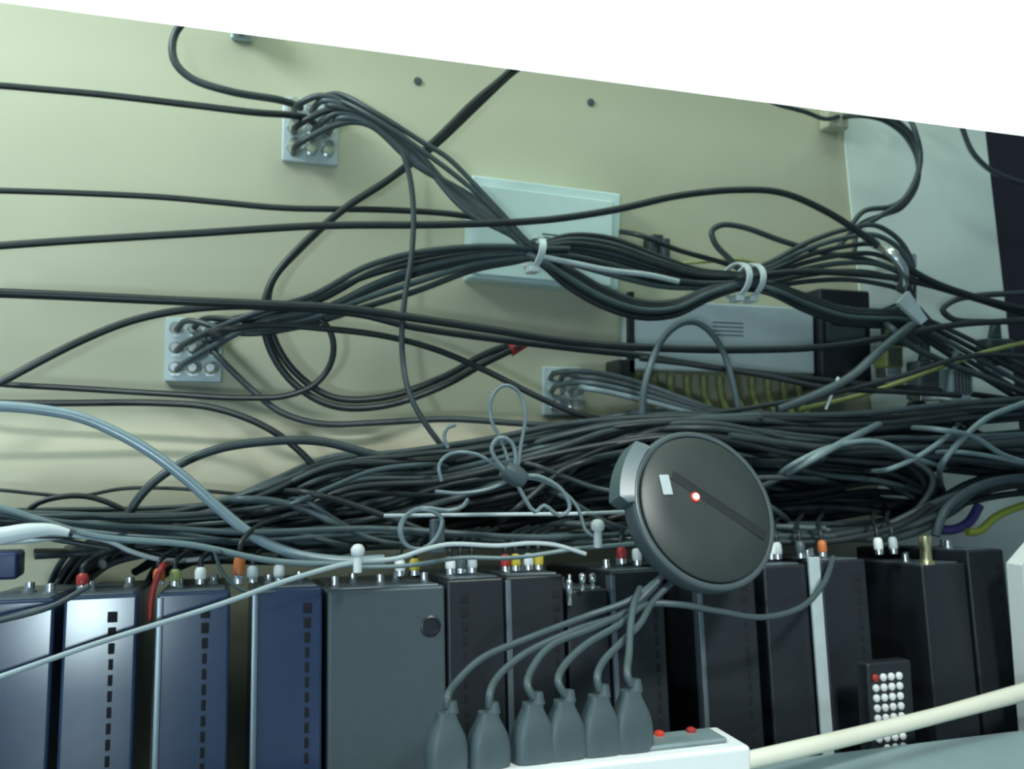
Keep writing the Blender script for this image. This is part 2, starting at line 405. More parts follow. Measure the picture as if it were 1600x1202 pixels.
# ------------------------------------------------------------------ named cables over the wall
def bundle(guide, n, spread, y, ywid, w, mats, label, group, seed, name='cable', taper=None, jit=0.35, names=None):
    """n single cables that follow a guide; each has its own offset, wander and depth"""
    rnd = random.Random(seed); out = []
    for k in range(n):
        off = (rnd.uniform(-1, 1), rnd.uniform(-1, 1)); dy = rnd.uniform(-ywid, ywid)
        s0 = rnd.uniform(0, 6.28); pts = []
        for i, p in enumerate(guide):
            t = 1.0 if taper is None else taper[i]
            s = spread*t
            pts.append((p[0]+rnd.uniform(-1, 1)*s*0.8*(0 if i in (0,) else 1),
                        p[1]+off[1]*s+math.sin(s0+i*1.3+off[0])*s*jit,
                        min(-0.012, (p[2] if len(p) > 2 else y)+dy*max(t, 0.25)+rnd.uniform(-1, 1)*ywid*0.3*t)))
        lab = label[k % len(label)] if isinstance(label, list) else label
        out.append(cable(pts, y, w*rnd.uniform(0.85, 1.15), rnd.choice(mats), lab, name, 'cable', group))
    return out

cable([(-60, 132), (0, 134), (60, 139), (160, 148), (290, 163), (400, 176), (455, 180, -0.07), (482, 186, -0.055), (494, 196, -0.035)], -0.08, 11, 'black', 'black cable from the left edge ending in the upper outlet plate', 'coaxial_cable')
cable([(335, 5, -0.09), (300, 24, -0.09), (276, 48), (269, 75), (275, 100), (300, 123), (360, 143), (440, 157, -0.06), (470, 168, -0.036)], -0.08, 12, 'charcoal', 'charcoal cable hooking down from under the white board to the upper outlet', 'coaxial_cable')
cable([(-60, 296), (0, 298), (100, 301), (250, 308), (340, 316), (440, 325), (600, 328), (690, 333), (760, 342)], -0.06, 10, 'black', 'second straight black cable from the left edge, running behind the slanting bundle', 'coaxial_cable')
cable([(-60, 388), (0, 384), (100, 377), (300, 365), (500, 353), (700, 351), (850, 344), (960, 328), (1060, 306), (1150, 297), (1220, 301), (1290, 330), (1370, 382), (1440, 432), (1520, 463), (1680, 500)], -0.125, [13, 11, 10], 'black', 'long black cable crossing the whole wall and arching over the right side', 'coaxial_cable')
cable([(-60, 456), (0, 458), (100, 462), (250, 469), (420, 476), (540, 482), (640, 496), (760, 514), (880, 533), (985, 542), (1150, 547), (1300, 541), (1420, 520), (1510, 506), (1680, 500)], -0.135, [16, 13, 9], 'black', 'thick black cable from the left edge crossing in front of the silver amplifier', 'coaxial_cable')
cable([(-30, 612), (0, 598), (60, 566), (130, 531), (200, 503), (270, 487), (350, 479), (430, 480), (560, 491), (640, 510), (760, 528), (900, 545), (1000, 556), (1120, 575), (1250, 590), (1340, 600), (1500, 614), (1680, 640)], -0.115, [13, 12, 9], 'black', 'black cable rising from the left edge and then sloping under the silver amplifier', 'coaxial_cable')
cable([(-60, 592), (0, 600), (100, 606), (250, 615), (380, 622), (450, 618), (495, 598), (518, 565), (520, 530), (505, 503), (470, 488), (420, 490), (360, 500, -0.06), (330, 514, -0.036)], -0.09, 10, 'black', 'black cable from the left edge that curls up in a round loop at its end', 'coaxial_cable')
cable([(-60, 630), (0, 630), (100, 630), (250, 630), (330, 637), (400, 660), (450, 690), (490, 728), (520, 770)], -0.10, 11, 'black', 'black cable from the left edge bending down into the tangle', 'coaxial_cable')
cable([(-60, 634), (0, 635), (60, 640), (130, 654), (220, 697), (290, 748), (350, 802), (400, 840), (460, 866), (540, 880), (600, 884)], -0.24, 17, 'shiny', 'shiny grey cable, paled for its highlight, arcing down from the left edge', 'coaxial_cable')
for dd, l in ((0, 'outer strand of the big dark double loop with the red tape'), (13, 'inner strand of the big dark double loop with the red tape')):
    cable([(812+dd*.5, 92+dd*.6, -0.09), (796, 112+dd*.4), (740, 160+dd*.8), (680, 219+dd*.6), (610, 279), (540, 325), (470, 385+dd*.2), (425, 440), (412+dd*.5, 490), (422+dd, 545), (460+dd*.5, 600-dd), (520, 634-dd), (600, 634-dd), (690, 604-dd), (760, 566-dd), (812, 541-dd*.4)], -0.07 if dd else -0.075, 11, 'black', l, 'coaxial_cable')
bm = bmesh.new(); tube(bm, [P(797, 548, -0.072), P(812, 541, -0.073), P(832, 532, -0.075)], [px2m(P(800, 540, -0.07), 10), px2m(P(800, 540, -0.07), 5)], 12)
tag(link('cable_tape', bm, 'red'), 'red tape wrapped on the end of the dark double loop', 'tape')
cable([(628, 235), (640, 275), (646, 330), (643, 400), (632, 470), (628, 540), (638, 610), (660, 655), (695, 702), (730, 740)], -0.13, 9, 'charcoal', 'thin charcoal cable hanging straight down through the middle of the wall', 'thin_cable')
cable([(305, 520, -0.036), (318, 530, -0.06), (345, 562), (400, 615), (440, 645), (500, 662), (600, 660), (700, 655), (800, 661), (900, 668), (1010, 672)], -0.08, 10, 'charcoal', 'charcoal cable dropping from the lower left outlet and running right', 'coaxial_cable')
cable([(318, 524, -0.036), (350, 516), (420, 508), (500, 513), (600, 525), (680, 546), (760, 580), (840, 620), (900, 646), (960, 660)], -0.105, 10, 'black', 'black cable from the lower left outlet sloping down past the small outlet', 'coaxial_cable')
cable([(970, 362, -0.03), (1000, 368), (1060, 391), (1120, 408), (1170, 424)], -0.06, 8, 'black', 'thin black lead from the junction box to the double cable tie', 'thin_cable')
cable([(1050, 412, -0.02), (1100, 409), (1150, 406), (1180, 412)], -0.05, 6, 'olive', 'thin olive lead beside the black wall clip', 'thin_cable')
cable([(1165, 432), (1140, 405), (1118, 382), (1112, 362), (1126, 352), (1160, 355), (1220, 376), (1280, 394), (1350, 405), (1420, 430)], -0.075, 9, 'charcoal', 'charcoal cable bent in a pointed loop above the double cable tie', 'coaxial_cable')
cable([(1003, 655), (1006, 610), (1020, 560), (1040, 524), (1065, 505), (1088, 504), (1110, 519), (1128, 546), (1143, 590), (1155, 645)], -0.15, [12, 9], 'slate', 'slate grey cable standing in an arch before the silver amplifier', 'coaxial_cable')
for k, (pts, l) in enumerate((
    ([(1318, 182, -0.02), (1350, 181), (1385, 190), (1415, 213), (1434, 250), (1432, 290), (1408, 325), (1380, 336), (1345, 350), (1310, 385)], 'outer charcoal cable of the hanging loop on the white panel'),
    ([(1340, 176, -0.02), (1385, 182), (1410, 196), (1430, 222), (1436, 262), (1424, 300), (1395, 322), (1350, 330), (1330, 352)], 'middle charcoal cable of the hanging loop on the white panel'),
    ([(1415, 178, -0.02), (1428, 200), (1438, 240), (1433, 275), (1412, 312), (1372, 340), (1340, 360), (1335, 392)], 'inner charcoal cable of the hanging loop on the white panel'))):
    cable(pts, -0.045-0.008*k, 8, 'charcoal', l, 'coaxial_cable')
cable([(1185, 150, -0.05), (1215, 163), (1255, 174), (1290, 186, -0.03), (1310, 182, -0.02)], -0.05, 7, 'charcoal', 'thin dark cable under the board reaching the tan block', 'thin_cable')
cable([(1498, 180), (1507, 210), (1519, 237), (1540, 260), (1562, 273), (1610, 290)], -0.04, 8, 'charcoal', 'charcoal cable curving from the board into the dark far right', 'coaxial_cable')
cable([(1680, 452), (1600, 458), (1530, 462), (1490, 470), (1473, 484), (1487, 498), (1540, 503), (1600, 500), (1680, 496)], -0.10, 9, 'charcoal', 'charcoal cable doubled back in a flat loop at the right edge', 'coaxial_cable')
cable([(1372, 498, -0.06), (1395, 515), (1420, 538), (1480, 568), (1540, 590), (1620, 622), (1680, 640)], -0.14, 10, 'charcoal', 'charcoal cable sloping down to the right edge across the white panel', 'coaxial_cable')
cable([(1250, 640), (1330, 622), (1400, 600), (1480, 570), (1560, 545), (1680, 520)], -0.13, 8, 'olive', 'olive cable rising to the right edge below the flat loop', 'coaxial_cable')
cable([(1215, 640), (1280, 615), (1330, 588), (1375, 548), (1412, 518), (1432, 506, -0.07)], -0.16, 14, 'slate', 'thick slate cable slanting up beside the black adapter block', 'coaxial_cable')
cable([(1000, 560), (1100, 572), (1200, 588), (1290, 606), (1400, 612), (1500, 618)], -0.14, 9, 'black', 'black cable running just below the silver amplifier', 'coaxial_cable')
cable([(980, 660), (1080, 650), (1180, 636), (1280, 618), (1400, 590), (1520, 556), (1640, 560)], -0.16, 8, 'black', 'black cable rising gently from the tangle to the right edge', 'coaxial_cable')

# bundles into the two ties
GA = 'cables from the upper outlet to the cable tie'
A0 = [(470, 186), (487, 158), (520, 150), (580, 178), (650, 236), (740, 318), (800, 364), (836, 392)]
ends = [(459, 172), (487, 174), (514, 176), (459, 207), (488, 212), (514, 208), (459, 240)]
tip = P(835, 396, -0.095)
for k, e in enumerate(ends):
    s = (k-3)*5.0
    pts = [(e[0], e[1], -0.034), (e[0]+6, e[1]-8-k, -0.06), (500+6*k, 150+7*k, -0.075), (560+3*k, 168+s*.9+14, -0.085), (640+s*.6, 236+s*1.4, -0.09), (735+s, 322-s*.4 if k else 312, -0.09), (800+s*.3, 368+s*.2, -0.095), (836, 384+k*3, -0.092-0.004*(k % 3)), (880, 396+k*4, -0.09)]
    cable(pts, -0.09, 10, ['charcoal', 'slate', 'charcoal', 'black'][k % 4], 'dark cable of the slanting bundle from the upper outlet to the tie', 'coaxial_cable', 'cable', GA)
for k, l in enumerate(('lone charcoal cable bowed above the slanting bundle', 'lone charcoal cable just above the slanting bundle, under the bowed one')):
    cable([(500, 152+8*k, -0.05), (530, 147+10*k, -0.08), (590, 178+10*k), (660, 222+14*k), (700, 247+18*k), (745, 292+10*k), (790, 340+6*k), (825, 378+3*k), (850, 395)], -0.105, 8, 'charcoal', l, 'coaxial_cable')
GB = 'cables from the lower outlet to the cable tie'
for k in range(7):
    e = [(276, 515), (303, 512), (330, 515), (276, 548), (303, 552), (330, 548), (276, 578), (330, 580)][k]
    s = [-3, 1.4, -1.6, 3, -0.4, 2.2, 0.5][k]
    pts = [(e[0], e[1], -0.034), (e[0]+18, e[1]-14, -0.06), (380+5*k, 506-s*5), (470+6*k, 486-s*8), (560+4*k, 450-s*11), (650, 425-s*10), (740, 404-s*6), (800, 398-s*4), (836, 396-s*2.4), (890, 398-s*3)]
    cable(pts, -0.085-0.006*(k % 4), 9.5, ['charcoal', 'black', 'slate', 'charcoal'][k % 4], 'dark cable fanning from the lower outlet up to the tie', 'coaxial_cable', 'cable', GB)
GC = 'cables between the two cable ties'
for k in range(8):
    s = k-3.5
    pts = [(800, 396-s*2, -0.085), (836, 396+s*2.5), (885, 390+s*6), (950, 400+s*8), (1030, 424+s*6.5), (1090, 436+s*4), (1140, 438+s*3), (1160, 439+s*3), (1200, 438+s*4)]
    cable(pts, -0.09-0.005*(k % 3), 9, ['black', 'charcoal', 'black', 'slate'][k % 4], 'dark cable in the upper strand group between the ties', 'coaxial_cable', 'cable', GC)
for k in range(5):
    s = k-2
    pts = [(810, 395, -0.085), (840, 404+s*2), (885, 432+s*7), (940, 464+s*7), (1000, 484+s*6), (1055, 482+s*5), (1105, 460+s*4), (1150, 446+s*3), (1190, 440+s*4)]
    cable(pts, -0.10-0.006*(k % 3), 10, ['charcoal', 'black', 'slate'][k % 3], 'dark cable in the sagging strand group between the ties', 'coaxial_cable', 'cable', 'sagging cables between the two cable ties')
cable([(850, 402), (900, 412), (950, 422), (1015, 430), (1060, 440)], -0.115, 9, 'pale', 'single pale cable showing among the dark ones between the ties', 'thin_cable')
for k in range(7):
    s = k-3
    pts = [(1150, 440+s*3, -0.09), (1200, 430+s*6), (1260, 410+s*10), (1320, 398+s*13), (1370, 398+s*15), (1412, 420+s*12), (1428, 455+s*8), (1408, 486+s*5), (1360, 500+s*3), (1300, 505, -0.06)]
    cable(pts, -0.095-0.006*(k % 3), 8, ['charcoal', 'slate', 'black'][k % 3], 'dark cable fanning right out of the double tie', 'coaxial_cable', 'cable', 'cables fanning right from the double tie')
for k in range(5):
    s = k-2
    pts = [(1150, 444+s*3, -0.09), (1200, 450+s*4), (1260, 474+s*6), (1320, 494+s*6), (1370, 498+s*6), (1415, 500+s*6), (1465, 525+s*9), (1530, 562+s*12), (1600, 600+s*14), (1680, 640+s*14)]
    cable(pts, -0.11-0.006*(k % 3), 8, ['charcoal', 'black', 'slate'][k % 3], 'dark cable sagging below the adapter top, right of the double tie', 'coaxial_cable', 'cable', 'cables sagging right of the double tie')
cable([(1150, 436), (1240, 425), (1340, 428), (1430, 440), (1520, 465), (1600, 490), (1680, 510)], -0.12, 11, 'black', 'black cable running from the double tie straight to the right edge', 'coaxial_cable')

for k in range(4):
    e = [(860, 592), (876, 594), (862, 612), (892, 612)][k]
    cable([(e[0], e[1], -0.036), (e[0]+6, e[1]-8, -0.06), (905+4*k, 580+9*k), (960, 588+9*k), (1020, 606+8*k), (1080, 628+6*k), (1140, 648+4*k)], -0.10-0.008*k, 8.5, ['slate', 'charcoal', 'slate', 'grey'][k], 'teal-grey cable running right from the small outlet plate', 'coaxial_cable', 'cable', 'cables from the small outlet plate')
# cable ties
def tie(u, v, hpx, wpx, y, label, bands, lean):
    c = P(u, v, y); g = empty('cable_tie', c, label, 'cable tie', None)
    for k in range(bands):
        rx, rz = 0.028, px2m(c, hpx)/2; w2 = px2m(c, wpx)/2
        x0 = (k-(bands-1)/2)*px2m(c, 24)
        bm = bmesh.new(); n = 20; prof = []
        ring = []
        for i in range(n):
            a = 2*math.pi*i/n; cc, ss = math.cos(a), math.sin(a)
            sh = lambda r: Vector((x0+lean*ss*rz, r*rx*cc, r*rz*ss))
            ring.append([bm.verts.new(sh(1.0)+Vector((-w2, 0, 0))), bm.verts.new(sh(1.0)+Vector((w2, 0, 0))), bm.verts.new(sh(1.12)+Vector((w2, 0, 0))), bm.verts.new(sh(1.12)+Vector((-w2, 0, 0)))])
        for i in range(n):
            a, b = ring[i], ring[(i+1) % n]
            for j in range(4): bm.faces.new((a[j], a[(j+1) % 4], b[(j+1) % 4], b[j]))
        link('strap', bm, 'tie', g)
        bm = bmesh.new(); box(bm, x0-lean*rz-w2*1.6-0.002, x0-lean*rz+w2*1.3, -0.014, 0.004, -rz*1.18-0.004, -rz*1.0, 0.0012); link('tie_head', bm, 'tie', g)
    return g
tie(834, 396, 46, 10, -0.098, 'pale cable tie in front of the junction box', 1, 0.12)
tie(1160, 439, 50, 8, -0.098, 'pair of pale cable tie bands above the silver amplifier', 2, 0.03)

# ------------------------------------------------------------------ right side clutter
bm = bmesh.new(); p = P(1398, 408, -0.03)
tube(bm, [P(1345, 362, -0.02), P(1362, 378, -0.10), P(1395, 398, -0.145), P(1412, 424, -0.145), P(1408, 452, -0.12)], px2m(p, 7), 8)
box(bm, p.x-0.018, p.x+0.014, -0.055, -0.013, p.z-0.012, p.z+0.006, 0.002)
tag(link('metal_bracket', bm, 'metal'), 'shiny metal bracket where the cables meet the white panel', 'bracket')
bm = bmesh.new()
quad = [P(1398, 474, -0.13), P(1415, 456, -0.13), P(1444, 500, -0.13), P(1434, 508, -0.13)]
prism(bm, quad, 0.006); tag(link('flat_ribbon', bm, 'plate'), 'short pale ribbon folded below the metal bracket', 'ribbon')
bm = bmesh.new()
prism(bm, [P(1374, 492, -0.05), P(1412, 484, -0.05), P(1462, 540, -0.05), P(1378, 545, -0.05)], 0.03); tag(link('dark_adapter', bm, 'charcoal'), 'small dark wedge-shaped adapter under the pale ribbon', 'adapter')
def hood(u, v, wpx, hpx, y, label, material):
    c = P(u, v, y); w2, h2 = px2m(c, wpx)/2, px2m(c, hpx)/2
    g = empty('monitor_plug', c, label, 'plug', 'grey plugs on the right side')
    bm = bmesh.new(); box(bm, -w2, w2, -0.012, 0.012, -h2*.4, h2, 0.003); link('shell', bm, material, g)
    bm = bmesh.new(); box(bm, -w2*.85, w2*.85, -0.010, 0.010, -h2, -h2*.4, 0.001); link('metal_shroud', bm, 'metal', g)
    bm = bmesh.new()
    for k in range(5): box(bm, -w2*.7+k*w2*.3, -w2*.7+k*w2*.3+w2*.14, -0.0135, -0.011, -h2*.3, h2*.85)
    link('grip_ridge', bm, 'charcoal', g)
    bm = bmesh.new(); lathe(bm, [(w2*.42, 0), (w2*.30, 0.022)], (0, 0, h2), (0.2, 0.1, 1), 12); link('boot', bm, material, g)
hood(1445, 596, 46, 62, -0.10, 'slate monitor plug with ridges below the olive cable', 'slate')
hood(1492, 606, 44, 58, -0.12, 'grey monitor plug right of the slate one', 'grey')
hood(1388, 566, 34, 50, -0.08, 'olive block plug between the adapter and the slate plug', 'olive')
hood(1555, 560, 50, 60, -0.09, 'slate monitor plug nearest the right edge', 'slate')

# ------------------------------------------------------------------ the tangle behind and over the boxes
MB_ = ['black', 'charcoal', 'charcoal', 'slate', 'black']
bundle([(110, 900, -0.05), (200, 832), (330, 798), (430, 766), (520, 726), (640, 716), (760, 702), (870, 676), (980, 660), (1150, 656), (1330, 660), (1500, 645), (1680, 630)], 18, 15, -0.13, 0.05, 10, MB_, 'dark cable in the upper band of the tangle, above the boxes', 'tangle, upper band', 1)
bundle([(-60, 812), (60, 818), (300, 818), (450, 792), (560, 752), (700, 748), (850, 714), (960, 684), (1100, 668), (1250, 690), (1420, 700), (1680, 690)], 16, 20, -0.15, 0.06, 10, MB_, 'dark cable in the middle band of the tangle, above the boxes', 'tangle, middle band', 2)
bundle([(50, 985, -0.05), (130, 890, -0.06), (230, 855), (400, 832), (560, 806), (700, 775), (850, 745), (1000, 706), (1200, 716), (1400, 700), (1680, 735)], 18, 24, -0.13, 0.06, 10, MB_, 'dark cable in the lower band of the tangle, just over the boxes', 'tangle, lower band', 3)
bundle([(-60, 800), (100, 828), (250, 845), (400, 856), (600, 846), (800, 852), (960, 850), (1150, 842), (1300, 850)], 13, 18, -0.16, 0.07, 9, MB_+['slate', 'grey'], 'dark cable lying along the back edge of the box tops', 'tangle, along the box tops', 4)
bundle([(1140, 690), (1280, 712), (1400, 728), (1458, 770), (1430, 815), (1330, 842), (1220, 848), (1120, 850)], 13, 24, -0.15, 0.06, 10, MB_, 'dark cable curling round right of the round puck', 'tangle, right of the puck', 5)
bundle([(1190, 880), (1300, 850), (1400, 830), (1470, 790), (1530, 760), (1680, 745)], 10, 20, -0.18, 0.05, 11, MB_+['slate'], 'dark cable sweeping up to the right edge over the boxes', 'tangle, sweeping right', 6)
bundle([(850, 800), (872, 755), (905, 715), (960, 690), (1060, 668), (1180, 660)], 6, 14, -0.18, 0.04, 11, MB_+['slate'], 'dark cable arching left of the round puck', 'tangle, left of the puck', 7)
bundle([(1150, 780), (1260, 775), (1360, 770), (1440, 790), (1460, 840)], 10, 30, -0.10, 0.03, 11, MB_, 'dark cable deep in the shadow right of the puck', 'tangle, deep right', 8)
bundle([(210, 930, -0.05), (300, 872), (450, 852), (600, 850), (760, 830), (900, 800), (1040, 780)], 12, 34, -0.09, 0.03, 11, MB_, 'dark cable deep in the shadow above the boxes', 'tangle, deep middle', 9)
bundle([(100, 930, -0.06), (140, 880), (210, 850), (320, 835), (430, 830)], 7, 14, -0.07, 0.03, 10, MB_, 'dark cable rising behind the leftmost boxes', 'tangle, behind the left boxes', 10)
bundle([(720, 790), (880, 770), (1010, 735), (1120, 720), (1250, 740), (1400, 740)], 10, 36, -0.08, 0.03, 12, MB_, 'dark cable deep behind the round puck', 'tangle, deep behind the puck', 11)
bundle([(1420, 640), (1480, 655), (1540, 690), (1600, 730), (1680, 760)], 6, 30, -0.10, 0.04, 10, ['charcoal', 'slate', 'grey'], 'grey cable sloping at the right edge above the boxes', 'grey cables at the right edge', 12)

rnd = random.Random(77)
for k in range(16):
    u = rnd.uniform(300, 1350); v = rnd.uniform(740, 850); dx = rnd.uniform(70, 190); dv = rnd.uniform(-75, 75); bow = rnd.uniform(-40, 30)
    cable([(u-dx, v-dv*.7+15, -0.10), (u-dx*.6, v-dv*.55), (u-dx*.2, v-dv*.2+bow*.4), (u+dx*.2, v+dv*.2+bow*.6), (u+dx*.65, v+dv*.55+bow*.3), (u+dx, v+dv*.7+10, -0.10)], -0.215, rnd.uniform(7, 11), rnd.choice(['charcoal', 'slate', 'charcoal', 'black']), 'loose cable crossing over the tangle at a slant', 'cable', 'cable', 'tangle, slanting loose cables')
cable([(158, 930, -0.2), (163, 900), (182, 850), (212, 785), (255, 742), (330, 705), (420, 690), (500, 690), (580, 710), (660, 730)], -0.17, 14, 'charcoal', 'charcoal cable rising from the highlighted box in a wide arch', 'coaxial_cable')
cable([(-60, 790), (0, 793), (60, 812), (150, 838), (300, 852), (420, 876), (520, 882), (600, 880)], -0.27, 10, 'grey', 'grey cable sloping from the left edge along the box tops', 'coaxial_cable')
cable([(30, 810), (60, 786), (100, 776), (135, 776), (170, 786), (210, 806)], -0.13, 9, 'black', 'small dark arch of cable over the leftmost boxes', 'coaxial_cable')
cable([(-60, 764), (0, 766), (60, 772), (120, 776), (190, 764), (260, 763), (330, 768), (420, 778)], -0.06, 6, 'charcoal', 'thin charcoal wire wavering along the wall above the left tangle', 'thin_cable')
cable([(-60, 842), (0, 838), (40, 831), (80, 828), (108, 833)], -0.29, [30, 26, 12], 'white', 'thick white cable end at the left edge over the boxes', 'coaxial_cable')
cable([(-60, 850), (40, 846), (120, 838), (170, 846), (205, 862), (260, 876), (330, 872)], -0.21, 8, 'pale', 'pale cord dipping from the white cable end to the right', 'thin_cable')
cable([(110, 834), (200, 828), (280, 822), (350, 817), (414, 814)], -0.2, 6, 'pale', 'thin straight pale cord above the left boxes', 'thin_cable')
cable([(600, 806), (700, 805), (800, 804), (900, 803), (975, 800)], -0.25, 6, 'pale', 'thin straight pale cord left of the round puck', 'thin_cable')
cable([(335, 862), (345, 890), (362, 912), (390, 926), (430, 925)], -0.29, 6, 'slate', 'thin slate wire hooking down before the box beside the red plugs', 'thin_cable', lift=False)
cable([(-60, 1078), (0, 1058), (150, 1006), (340, 946), (450, 907), (548, 880), (620, 873), (660, 860), (700, 851), (780, 853), (830, 849), (868, 852), (915, 866)], -0.30, [9, 8, 7], 'pale', 'long pale cord stretched slanting across the front of the boxes', 'thin_cable', lift=False)
cable([(560, 893), (640, 888), (720, 872), (800, 872), (900, 858), (990, 850)], -0.28, 7, 'grey', 'grey cord lying below the pale cord between the two white pins', 'thin_cable')
cable([(-60, 985), (0, 970), (50, 958), (90, 944), (140, 915)], -0.315, 9, 'charcoal', 'charcoal cable crossing the front of the leftmost box', 'coaxial_cable', lift=False)
cable([(262, 880, -0.2), (250, 892), (243, 910), (237, 935), (234, 970)], -0.262, 9, 'red', 'red lead dropping into the gap right of the highlighted box', 'thin_cable', lift=False)
# pale wires on the right
for pts, wd, l in (
    ([(1190, 770), (1240, 725), (1300, 698), (1370, 690), (1430, 715), (1490, 735)], 7, 'pale grey wire bent over the dark coils right of the puck'),
    ([(1340, 735), (1390, 733), (1430, 716), (1470, 690), (1500, 660)], 7, 'pale wire curving upward over the dark coils at right'),
    ([(1405, 668), (1470, 672), (1520, 682), (1570, 712), (1680, 740)], 8, 'pale green-grey wire sloping down to the right edge'),
    ([(1440, 712), (1490, 706), (1540, 712), (1600, 724), (1680, 735)], 7, 'pale wire lying under the sloping green-grey wire'),
    ([(1470, 760), (1475, 720), (1500, 690), (1540, 655), (1600, 630), (1680, 600)], 9, 'pale cable rising steeply to the right edge'),
    ([(1180, 768), (1250, 728), (1310, 695), (1400, 650)], 10, 'slate grey cable slanting up beside the puck')):
    pts = [(p[0], p[1], -0.13) if i in (0, len(pts)-1) and p[0] < 1590 else p for i, p in enumerate(pts)]
    cable(pts, -0.235, wd, 'grey', l, 'thin_cable')
cable([(1462, 860), (1475, 800), (1510, 770), (1560, 752), (1680, 745)], -0.22, 15, 'slate', 'thick slate cable bending out of the brass plug to the right edge', 'coaxial_cable')
cable([(1512, 855), (1530, 830), (1556, 808), (1600, 790), (1660, 780)], -0.20, 12, 'lime', 'lime green cable behind the rightmost box', 'coaxial_cable')
cable([(1470, 858), (1492, 838), (1515, 815), (1530, 790)], -0.17, 15, 'violet', 'dark violet cable behind the rightmost boxes', 'coaxial_cable')
cable([(1290, 640, -0.16), (1300, 615), (1310, 590)], -0.16, 5, 'pale', 'tiny pale wire end below the black adapter block', 'thin_cable')

# looped clear cord with its twist tie
g = empty('looped_cable', P(803, 742, -0.30), 'clear pale cord tied in upright loops left of the round puck', 'cable')
bm = bmesh.new(); yy = -0.30
tube(bm, cpts([(690, 752), (686, 727), (704, 709), (745, 710), (795, 738), (784, 690), (767, 655), (769, 620), (788, 602), (810, 612), (821, 645), (814, 695), (804, 742), (770, 762), (720, 771), (680, 768)], yy), px2m(P(800, 740, yy), 6)/2, 8)
tube(bm, cpts([(700, 700), (694, 684), (698, 670), (712, 664)], yy), px2m(P(800, 740, yy), 6)/2, 8)
tube(bm, cpts([(796, 742), (776, 720), (768, 700), (780, 684), (798, 690), (806, 715), (803, 742), (840, 744), (878, 766), (890, 795), (874, 806), (850, 790), (836, 800), (815, 770), (803, 744)], yy-0.006), px2m(P(800, 740, yy), 7)/2, 8)
tube(bm, cpts([(803, 744), (850, 752), (884, 772), (904, 796), (914, 828), (926, 838)], yy-0.003), px2m(P(800, 740, yy), 6)/2, 8)
link_at('loops', bm, 'clear', g)
bm = bmesh.new(); c = P(803, 742, yy-0.004); lathe(bm, [(0.0075, -0.010), (0.0085, -0.004), (0.0085, 0.004), (0.0070, 0.010)], c, (0.8, 0, -0.5), 12); link_at('twist_tie', bm, 'slate', g)
g = empty('looped_wire', P(670, 825, -0.29), 'small pale wire coil above the wide grey box', 'wire')
bm = bmesh.new(); yy = -0.29
tube(bm, cpts([(732, 780), (722, 792), (700, 798), (660, 794), (634, 806), (624, 828), (634, 852), (660, 858), (682, 840), (690, 810), (672, 798), (642, 800), (628, 820), (630, 846), (644, 858)], yy), px2m(P(670, 825, yy), 7)/2, 8)
link_at('loops', bm, 'clear', g)
bm = bmesh.new(); c = P(683, 838, yy+0.008); box(bm, c.x-0.006, c.x+0.006, c.y-0.004, c.y+0.004, c.z-0.014, c.z+0.014, 0.002); link_at('sleeve', bm, 'slate', g)

# white pins
for (u, v, l) in ((559, 861, 'white round-headed pin on top of the wide grey box'), (934, 822, 'white round-headed pin beside the round puck')):
    y = -0.305 if u < 700 else -0.295; c = P(u, v, y); r = px2m(c, 11)
    g = empty('push_pin', c, l, 'pin', 'white pins over the box tops')
    bm = bmesh.new(); lathe(bm, [(0.0005, r), (r*.6, r*.85), (r*.95, r*.4), (r, 0), (r*.9, -r*.5), (r*.55, -r*.85)], (0, 0, 0), (0, 0, 1), 18); link('head', bm, 'white', g)
    bm = bmesh.new(); lathe(bm, [(r*.50, -r*.8), (r*.60, -r*1.2), (r*.62, -r*3.0), (r*.3, -r*3.1)], (0, 0, 0), (0, 0, 1), 14); link('shaft', bm, 'white', g)

# ------------------------------------------------------------------ plugs on the box tops
def rca(u, v, material, label, lean=0.0, hpx=26, y=-0.24, group='plugs on the box tops'):
    base = P(u, v+hpx*0.5, y); base.z = base.z if hpx > 40 else max(base.z, Z_TOP-0.002)
    s = px2m(base, hpx)
    d = Vector((lean, 0.12, 1)).normalized()
    g = empty('audio_plug', base, label, 'plug', group)
    bm = bmesh.new(); lathe(bm, [(0.0040, 0), (0.0042, s*.28), (0.0036, s*.30)], (0, 0, 0), d, 14); link('metal_collar', bm, 'metal', g)
    bm = bmesh.new(); lathe(bm, [(0.0042, s*.30), (0.0046, s*.45), (0.0044, s*.85), (0.0028, s*1.0)], (0, 0, 0), d, 14); link('body', bm, material, g)
    bm = bmesh.new(); t = d*s
    tube(bm, [t*0.98, t*1.4, t*1.8+Vector((0.012, 0.02, 0.002)), t*2.0+Vector((0.04, 0.05, 0.004))], 0.0022, 8); link('lead', bm, 'black', g)
    return g
